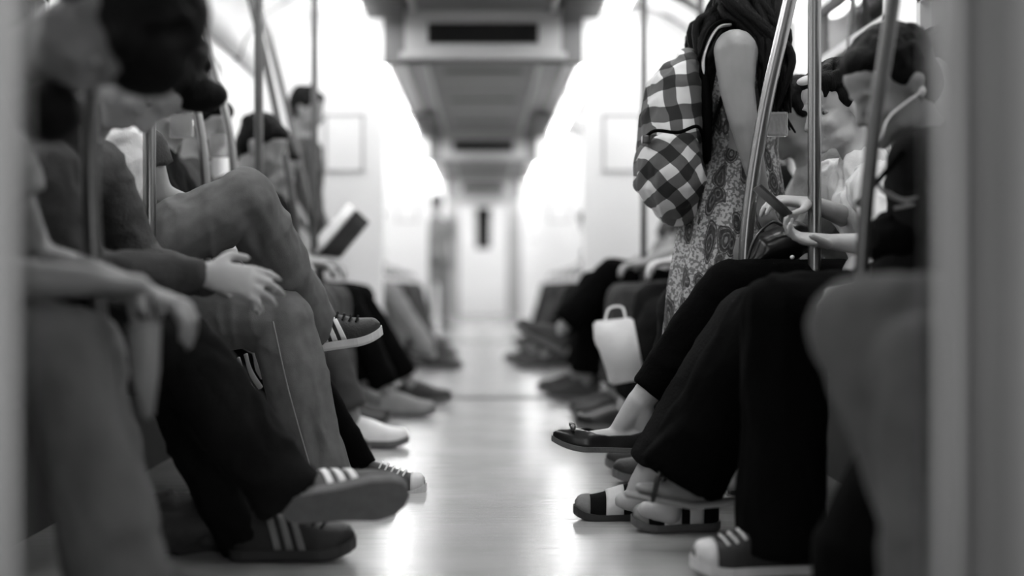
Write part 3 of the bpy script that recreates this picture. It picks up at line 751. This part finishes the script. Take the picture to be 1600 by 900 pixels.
standing(-.6, 18.2, (.2,-1,0), 'distant standing passenger with dark hair left of the aisle', M['lgrey'], M['lgrey'], voxel=.02)
# ================================================================ RIGHT SIDE
# ---- RA: woman with phone, black trousers, ballet flats
J = seated(1, 3.85, head=P(1306,172,3.95), neck=P(1345,245,3.95), chest=P(1365,300,3.95), waist=V((1.12,3.9,.72)), look=(-.9,-.4,-.25),
  shn=P(1372,292,3.75), shf=P(1300,285,4.1), eln=P(1395,385,3.62), wrn=P(1302,378,3.62), elf=P(1350,350,4.05), wrf=P(1268,318,3.72),
  hipn=V((1.1,3.78,.58)), knn=P(1140,447,3.72), ann=P(1000,628,3.72), hipf=V((1.1,3.97,.54)), knf=P(1115,500,3.95), anf=P(1090,725,3.9), hs=.98)
J['ton'] = P(905,683,3.735); J['hen'] = P(1012,680,3.735); J['tof'] = J['anf']+V((-.16,0,-.05))
J['handn'] = dict(d=(-1,-.05,.1), n=(.2,-.35,1), side=-1, curl=(.3,.6,.5), s=.98, thumb=.6)
J['handf'] = dict(d=(-1,-.15,.1), n=(0,.2,-1), side=1, curl=(.2,.6,.5), s=.95)
RA = thing('person', (1.13, 3.85, 0), 'seated woman in white blouse and black trousers looking at her phone', 'person')
human(RA, J, .0048, 'skinpale', sex=.85, face=True, bare='n'); eyes(RA, J['head'], J['R'], .98)
bm = bmesh.new(); ell(bm, J['pelvis'], (.12,.16,.11))
limb(bm, [J['hipn'], J['knn']], [.1,.07]); an = J['ann']+(J['knn']-J['ann']).normalized()*.035; mid = J['knn']*.55+an*.45
limb(bm, [J['knn'], mid], [.07,.066]); loft(bm, [mid, an], [.066,.05], dome=False)
limb(bm, [J['hipf'], J['knf'], J['anf']+V((0,0,.06))], [.1,.07,.05]); remesh('trousers', bm, M['black'], RA, .008, 3, .004, 10)
BL = shirt(RA, J, M['white'], .006, .9, 0, name='blouse')
for v in BL.data.vertices:
    q_ = V((v.co.x*26+v.co.z*9, v.co.y*26, v.co.z*7)); v.co += v.normal*(.009*(.5-abs(noise.noise(q_)*2))+.003*noise.noise(q_*2.5))
def visor_hair(bm, T):
    ell(bm, T((0,-.09,-.03)), (.06,.05,.07))
hair_cap('hair', RA, J['head'], J['R'], .98, M['hair'], .005, extra=visor_hair)
bm = bmesh.new(); c = J['head']; R = J['R']
ell(bm, c+R@V((0,.07,.098)), (.045,.024,.014), R); obj('hair_clip', bm, M['white'], RA)
shoe(RA, P(1034,707,3.735), (-1,-.03,.05), (-.1,-.12,1), .288, .085, 'flat', M['leather'], M['rubber'], label='black ballet flat with a small bow')
shoe(RA, J['anf']+V((.06,0,-.085)), (-1,0,0), (0,0,1), .25, .085, 'flat', M['leather'], M['rubber'])
# bracelet
bm = bmesh.new(); ell(bm, P(1238,402,3.68), (.006,)*3, None, 2); ear = obj('bracelet_bead', bm, M['stripe'], RA)
# phone
ph = tag(obj('phone', BX((-.055,-.03,-.004), (.055,.03,.004), .003), M['dsteel'], smooth=False), 'thin dark phone held in both hands by the seated woman in white', 'phone')
ph.location = P(1207,314,3.62); ph.rotation_euler = (math.radians(-8), math.radians(42), 0)
# handbag on her lap
hb = thing('handbag', P(1190,410,3.85), 'small black handbag on the lap of the woman with the phone', 'bag')
bm = bmesh.new()
loft(bm, [P(1168,418,3.8), P(1195,392,3.8), P(1240,375,3.8)], [(.05,.012), (.06,.045), (.05,.05)]); remesh('bag_body', bm, M['leather'], hb, .006, 3, .004)
bm = bmesh.new(); sweep(bm, [P(1166,412,3.77), P(1180,372,3.76), P(1205,348,3.76), P(1222,352,3.76)], .004, 8, 8); obj('strap', bm, M['dsteel'], hb)
# ---- RQ: farther face with cap
J = seated(1, 4.5, head=P(1240,190,4.5), neck=P(1270,262,4.5), chest=P(1290,320,4.5), waist=V((1.12,4.5,.74)), look=(-1,-.45,-.3))
RQ = dress_person(J, 'seated passenger in dark cap half hidden beyond the woman with the phone', M['lgrey'], M['dark'], 'skin', .01, face=True, long=True)
# ---- RZ: foot with bow shoe, dark trousers, white bag
J = seated(1, 5.6, knn=P(1030,495,5.6), ann=P(975,640,5.7), knf=V((.68,5.7,.54)), anf=V((.62,5.75,.09)))
J['ton'] = P(915,668,5.75)
dress_person(J, 'blurred seated passenger in dark grey trousers behind the white carrier bag', M['dark'], M['dark'], 'skinpale', .012, shoe_m=M['leather'])
wb = thing('carrier_bag', P(965,600,5.3), 'white carrier bag hanging beside the dark trousers on the right', 'bag')
bm = bmesh.new()
pts = [(926,502),(985,496),(1004,592),(952,602),(944,560),(928,535)]
f0 = [bm.verts.new(P(x, y, 5.25)) for x, y in pts]; f1 = [bm.verts.new(P(x, y, 5.36)+V((.01,0,0))) for x, y in pts]
bm.faces.new(f0); bm.faces.new(f1[::-1])
for k in range(6): bm.faces.new((f0[k], f0[(k+1)%6], f1[(k+1)%6], f1[k]))
bmesh.ops.bevel(bm, geom=bm.edges[:], offset=.008, segments=2, affect='EDGES'); obj('bag_body', bm, M['white'], wb)
bm = bmesh.new(); sweep(bm, [P(945,502,5.3), P(952,482,5.32), P(972,480,5.34), P(978,500,5.3)], .004, 8, 8); obj('handle', bm, M['white'], wb)
# ---- RX: black crossed legs, farther
J = seated(1, 7.2, knn=P(955,425,7.1), ann=P(872,520,7.05), knf=P(925,445,7.3), anf=P(915,600,7.3), hs=1)
J['ton'] = P(815,495,7.05); J['tof'] = P(870,610,7.3); J['sun'] = V((.45,0,.9))
dress_person(J, 'blurred passenger in black trousers, legs crossed toward the aisle, on the right', M['black'], M['black'], 'skin', .013, hem=.08, shoe_m=M['grey'])
J = seated(1, 6.45, lean=.15); J['ton'] = V((.42,6.3,.035))
dress_person(J, 'blurred seated passenger in dark clothes bending over the lap behind the backpack', M['dark'], M['denimd'], 'skin', .013)
J = seated(1, 7.95, ann=V((.5,7.85,.09)), ton=V((.34,7.85,.035)))
dress_person(J, 'blurred seated passenger in grey beside the right white bulkhead', M['grey'], M['black'], 'skin', .013)
# ---- RB: banded slip shoes, leaning back
J = seated(1, 3.5, head=P(1478,128,3.5), chest=V((1.15,3.5,.9)), neck=V((1.15,3.5,1.02)), look=(-1,-.3,-.2), ann=P(1048,775,3.5), anf=P(1000,760,3.66), knn=V((.68,3.4,.53)), knf=V((.66,3.6,.53)), wrn=V((1.02,3.38,.68)), wrf=V((1.02,3.62,.68)), eln=V((1.2,3.27,.76)), elf=V((1.2,3.72,.76)))
J['ton'] = P(950,800,3.5); J['tof'] = P(930,790,3.66)
RB = dress_person(J, 'mostly hidden seated passenger wearing banded slip shoes on the right', M['lgrey'], M['dark'], 'skinpale', .011, face=True, autoshoes=False, shoes='banded')
shoe(RB, P(1122,824,3.55), (-1,-.05,.0), (0,-.15,1), .215, .085, 'banded', M['dark'], M['rubber'], label='dark slip shoe with white bands, nearer the camera')
shoe(RB, P(1035,812,3.72), (-1,-.02,.02), (0,-.12,1), .23, .085, 'banded', M['dark'], M['under'], label='dark slip shoe with white bands, farther one')
# ---- RC: man with earphones, wide black trousers
J = seated(1, 3.15, head=P(1392,140,3.15), neck=P(1445,215,3.15), chest=P(1468,290,3.15), waist=V((1.1,3.15,.7)), look=(-1,-.35,-.55),
  shn=P(1440,250,2.95), shf=P(1440,250,3.32), eln=P(1450,400,2.95), wrn=P(1360,445,2.98), elf=P(1460,400,3.4), wrf=P(1370,435,3.3),
  knn=P(1222,492,3.1), ann=P(1215,840,3.05), knf=P(1205,490,3.3), anf=P(1078,735,3.28), hs=1.0)
J['ton'] = P(1115,875,3.02); J['tof'] = P(1000,762,3.26); J['hef'] = P(1095,775,3.28)
J['handn'] = dict(d=(-1,.3,-.2), n=(0,0,-1), side=-1); J['handf'] = dict(d=(-1,-.2,-.2), n=(0,0,-1), side=1)
RC = thing('person', (1.13, 3.15, 0), 'man with white earphones and wide black trousers seated on the right', 'person')
human(RC, J, .0065, 'skin', face=True, bare='f'); eyes(RC, J['head'], J['R'], 1)
bm = bmesh.new(); ell(bm, J['pelvis'], (.12,.17,.11))
limb(bm, [J['hipn'], J['knn']], [.105,.09]); limb(bm, [J['hipf'], J['knf']], [.105,.085])
loft(bm, [J['knn']+V((0,0,.01)), J['knn']*.5+J['ann']*.5+V((.01,0,0)), P(1215,868,3.05)], [.088,(.085,.085),(.098,.094)], dome=False)
ell(bm, J['knn'], (.09,.09,.085))
loft(bm, [J['knf'], J['knf']*.5+J['anf']*.5, P(1060,752,3.28)], [.085,(.085,.095),(.08,.1)], dome=False)
remesh('trousers', bm, M['black'], RC, .009, 3, .009, 9, (1,1,.4))
shirt(RC, J, M['dark'], .009, .8, .007, long=True)
hair_cap('hair', RC, J['head'], J['R'], 1, M['hair'], .006, strands=110)
ew = J['head']+J['R']@V((-.085,-.01,-.02)) if (J['head']+J['R']@V((-.085,0,0))).y < J['head'].y else J['head']+J['R']@V((.085,-.01,-.02))
bm = bmesh.new(); ell(bm, ew, (.009,.008,.011), None, 2)
sweep(bm, [ew, P(1392,180,3.0), P(1378,212,2.98), P(1362,260,2.98), P(1345,330,3.0)], .0022, 10, 6); obj('earphone', bm, M['stripe'], RC)
sh = shoe(RC, P(1275,893,3.05), (-1,-.1,0), (0,-.1,1), .27, .1, 'canvas', M['shoeblack'], M['rubberw'])
sd = bmesh.new(); loft(sd, [P(1150,783,3.25), P(1080,790,3.25), P(980,772,3.25)], [(.04,.008),(.042,.008),(.03,.007)], N=12); sl = obj('sandal', sd, M['lgrey'], RC)
sd = bmesh.new(); sweep(sd, [P(1020,782,3.22), P(1030,742,3.22), P(1040,738,3.28), P(1030,780,3.33)], .006, 8, 8); obj('strap', sd, M['leather'], sl)
# bag on his lap with bright fittings
lb = thing('lap_bag', P(1420,390,3.05), 'dark cluttered bag with straps on the lap of the man with earphones', 'bag')
bm = bmesh.new(); ell(bm, P(1430,375,3.0), (.1,.1,.07)); ell(bm, P(1475,350,3.0), (.07,.1,.06)); remesh('bag_body', bm, M['black'], lb, .008, 3, .008, 14)
for i, pts in enumerate([[(1358,262),(1382,300),(1420,318)], [(1385,300),(1412,312),(1440,305),(1460,285)], [(1400,325),(1432,318),(1468,300)], [(1340,318),(1385,268),(1408,238)]]):
    bm = bmesh.new(); sweep(bm, [P(x, y, 2.9) for x, y in pts], .004 if i < 3 else .006, 8, 8); obj('strap', bm, M['lgrey'] if i < 3 else M['black'], lb)
# ---- RD: nearest knees on the right
J = seated(1, 2.1, knn=P(1345,512,2.02), ann=P(1500,905,2.06), knf=P(1440,575,1.93), anf=P(1475,990,1.93), pelvis=V((1.12,2.1,.54)), hipn=V((1.02,2.05,.56)), hipf=V((1.05,1.95,.5)),
  lean=0, wrn=V((.95,2.0,.72)), wrf=V((.95,2.2,.72)), eln=V((1.08,1.9,.75)))
J['ton'] = J['ann']+V((-.15,0,-.05)); J['tof'] = J['anf']+V((-.15,0,-.06))
RD = dress_person(J, 'blurred passenger nearest on the right with bent grey trouser knees', M['grey'], M['greyk'], 'skin', .012, hem=.075)
bb = thing('backpack_on_floor', P(1400,900,2.3), 'black bag on the floor under the nearest knees on the right', 'bag')
bm = bmesh.new(); loft(bm, [V((.66,2.45,.03)), V((.67,2.45,.16)), V((.69,2.45,.3))], [(.1,.085),(.11,.1),(.07,.05)]); remesh('bag_body', bm, M['black'], bb, .01, 4, .006)
# ---- W: standing woman with backpack
Yw = 4.2
def Q(px, py, dy=0): p = P(px, py, Yw); p.y += dy; return p
W = thing('person', (.76, Yw, 0), 'standing woman in sleeveless paisley dress with very long dark hair', 'person')
R = frame((1,.15,-.15), (0,0,1)); hd = Q(1172,-45)
bm = bmesh.new()
loft(bm, curve([Q(1150,395), Q(1158,250), Q(1155,150), Q(1152,75)], 4), lerp_r([(.15,.11),(.105,.085),(.13,.1),(.12,.06)], 4, 3), (0,1,0))
limb(bm, [Q(1152,75), Q(1163,10)], [.05,.046]); head_shape(bm, hd, R, .97)
for k, q in ((-1, -.17), (1, .17)):
    sh = Q(1133,94, q); el = Q(1143 if k < 0 else 1165,207, q*1.2); wr = Q(1168 if k < 0 else 1230,306, q*1.15)
    limb(bm, [Q(1152,105, q*.55), sh, sh*.5+el*.5+V((-.008,0,0)), el], [.055,.062,.05,.04]); limb(bm, [el, el*.7+wr*.3, wr], [.038,.036,.025])
    hand_shape(bm, wr, (.25,0,-1), (.3,-q,0), k, (.3,.4,.3), .92)
for q in (-.08, .08):
    limb(bm, [Q(1150,395,q), Q(1155,585,q), Q(1150,735,q)], [.085,.055,.035]); loft(bm, [Q(1140,752,q), Q(1165,755,q), Q(1215,760,q)], [(.028,.026),(.034,.022),(.034,.014)], N=12)
remesh('body', bm, M['skin'], W, .006, 2, post=face_post(hd, R, .97), blend=(hd,.16,6)); eyes(W, hd, R, .97)
bm = bmesh.new()
prf = [(1152,112,.125,.118),(1156,140,.135,.128),(1158,190,.115,.11),(1160,235,.105,.1),(1150,300,.14,.138),(1146,360,.165,.155),(1142,440,.18,.165),(1142,560,.2,.185)]
N = 72; rows = []
for i, (x, y, b_, a_) in enumerate(prf + []):
    for sub in range(6 if i < len(prf)-1 else 1):
        if i < len(prf)-1: x2, y2, b2, a2 = prf[i+1]; f = sub/6; xx, yy, bb_, aa_ = x+(x2-x)*f, y+(y2-y)*f, b_+(b2-b_)*f, a_+(a2-a_)*f
        else: xx, yy, bb_, aa_ = x, y, b_, a_
        c = Q(xx, yy); am = .012*max(0, min(1, (yy-230)/200))
        rows.append([bm.verts.new(c+V(((bb_*.98+am*math.sin(9*2*math.pi*k/N+yy*.01))*math.cos(2*math.pi*k/N), (aa_+am*math.sin(9*2*math.pi*k/N))*math.sin(2*math.pi*k/N), 0))) for k in range(N)])
for r0, r1_ in zip(rows, rows[1:]):
    for k in range(N): bm.faces.new((r0[k], r0[(k+1)%N], r1_[(k+1)%N], r1_[k]))
dr_ = obj('dress', bm, M['paisley'], W); q = dr_.modifiers.new('t', 'SOLIDIFY'); q.thickness = .004
bm = bmesh.new()
sweep(bm, [Q(1090,128,-.1), Q(1090,95,-.13), Q(1108,58,-.13), Q(1135,48,-.1)], [(.02,.004)]*4, 8, 8, lat=(0,1,0)); obj('dress_strap', bm, M['white'], dr_)
# hair: many long locks
bm = bmesh.new(); rnd = random.Random(3)
ell(bm, hd+V((-.02,0,.03)), (.1,.09,.105)); ell(bm, Q(1160,20), (.09,.1,.12))
ell(bm, Q(1196,110,-.02), (.05,.14,.17)); ell(bm, Q(1100,110,0), (.035,.1,.14))
for i in range(150):
    th = rnd.uniform(0, 2*math.pi); u = rnd.random()
    if u < .62:   # falling over the front of the shoulder
        x1, y1 = rnd.uniform(1168,1212), rnd.uniform(60,110); x2, y2 = rnd.uniform(1172,1222), rnd.uniform(140,215); dy = rnd.uniform(-.17,.0)
    else:         # down the back between arm and pack
        x1, y1 = rnd.uniform(1085,1125), rnd.uniform(35,80); x2, y2 = rnd.uniform(1078,1112), rnd.uniform(150,240); dy = rnd.uniform(-.1,.1)
    s0 = hd+V((math.cos(th)*.07, math.sin(th)*.07, .05)); j = lambda a=.012: V((rnd.uniform(-a,a), rnd.uniform(-a,a), 0))
    sweep(bm, [s0, Q(rnd.uniform(1120,1205), rnd.uniform(-10,25), dy*.7)+j(), Q(x1, y1, dy)+j(), Q((x1+x2)/2, (y1+y2)/2, dy)+j(.02), Q(x2, y2, dy)+j(.02)], [.014,.017,.014,.01,.003], 5, 6)
hr = obj('hair', bm, M['hair'], W)
for q in (-.08, .08): shoe(W, Q(1130,772,q), (1,0,0), (0,0,1), .24, .085, 'flat', M['leather'], M['rubber'])
# plaid backpack
bp_ = thing('backpack', Q(1050,330), 'plaid backpack worn on the back of the standing woman', 'backpack')
bm = bmesh.new()
loft(bm, curve([Q(1075,95), Q(1058,140), Q(1050,200), Q(1050,255), Q(1056,305)], 4), lerp_r([(.1,.035),(.15,.085),(.16,.095),(.165,.1),(.14,.06)], 4, 4), (0,1,0), 24)
o = remesh('main_compartment', bm, M['plaidA'], bp_, .007, 4, .007, 9)
bm = bmesh.new()
loft(bm, curve([Q(1052,218,-.01), Q(1046,250,-.02), Q(1046,290,-.02), Q(1052,318,-.01)], 4), lerp_r([(.13,.07),(.175,.098),(.18,.1),(.14,.06)], 4, 3), (0,1,0), 24)
o = remesh('front_pocket', bm, M['plaidB'], bp_, .007, 4, .009, 9)
bm = bmesh.new(); sweep(bm, [Q(1000,222,-.1), Q(1012,215,-.19), Q(1045,218,-.2), Q(1075,208,-.18), Q(1092,222,-.1)], .005, 8, 8); obj('piping', bm, M['black'], o)
bm = bmesh.new(); box(bm, Q(1001,226,-.14)-V((.012,.02,.012)), Q(1001,226,-.14)+V((.012,.02,.012)), .004); obj('buckle', bm, M['dsteel'], o)
bm = bmesh.new(); loft(bm, [Q(1090,100), Q(1094,170), Q(1096,250)], [(.12,.02),(.14,.03),(.13,.02)], (0,1,0)); obj('back_panel', bm, M['black'], bp_)
bm = bmesh.new(); sweep(bm, [Q(1082,100,-.12), Q(1098,58,-.14), Q(1125,45,-.12), Q(1150,60,-.1)], [(.022,.005)]*4, 8, 8, lat=(0,1,0)); obj('shoulder_strap', bm, M['black'], bp_)
# ---- left floor things
sb = thing('sports_bag', P(400,640,4.15), 'black sports bag with three white stripes under the thigh of the man in jeans', 'bag')
bm = bmesh.new(); loft(bm, [P(300,590,4.2), P(345,600,4.2), P(420,625,4.2)], [(.12,.1),(.13,.12),(.11,.1)]); o = remesh('bag_body', bm, M['black'], sb, .009, 4, .004)
for i in range(3):
    bm = bmesh.new(); sweep(bm, [P(372+12*i,560-6*i,4.05), P(382+10*i,590-8*i,4.04), P(403+4*i,622-16*i,4.04)], [(.008,.003)]*3, 6, 8, lat=(0,0,1)); obj('stripe', bm, M['stripe'], sb)
cb = thing('cloth_bag', P(225,700,2.35), 'pale cloth bag hanging between the hunched passengers on the left', 'bag')
bm = bmesh.new(); pts = [(198,502),(252,498),(249,580),(240,655),(220,657),(205,590)]
f0 = [bm.verts.new(P(x, y, 2.33)) for x, y in pts]; f1 = [bm.verts.new(P(x, y, 2.43)) for x, y in pts]
bm.faces.new(f0); bm.faces.new(f1[::-1])
for k in range(6): bm.faces.new((f0[k], f0[(k+1)%6], f1[(k+1)%6], f1[k]))
bmesh.ops.bevel(bm, geom=bm.edges[:], offset=.006, segments=2, affect='EDGES'); obj('bag_body', bm, M['lgrey'], cb)
bm = bmesh.new(); sweep(bm, [P(212,510,2.38), P(205,470,2.36), P(232,455,2.34), P(238,510,2.38)], .005, 8, 8); obj('handle', bm, M['lgrey'], cb)
fb = thing('crumpled_bag', P(300,890,3.05), 'crumpled grey bag lying on the floor at the lower left', 'bag')
bm = bmesh.new(); loft(bm, [V((-.74,3.3,.06)), V((-.64,3.3,.05)), V((-.54,3.3,.035))], [(.09,.055),(.1,.055),(.07,.03)]); remesh('bag_body', bm, M['grey'], fb, .008, 2, .02, 14)
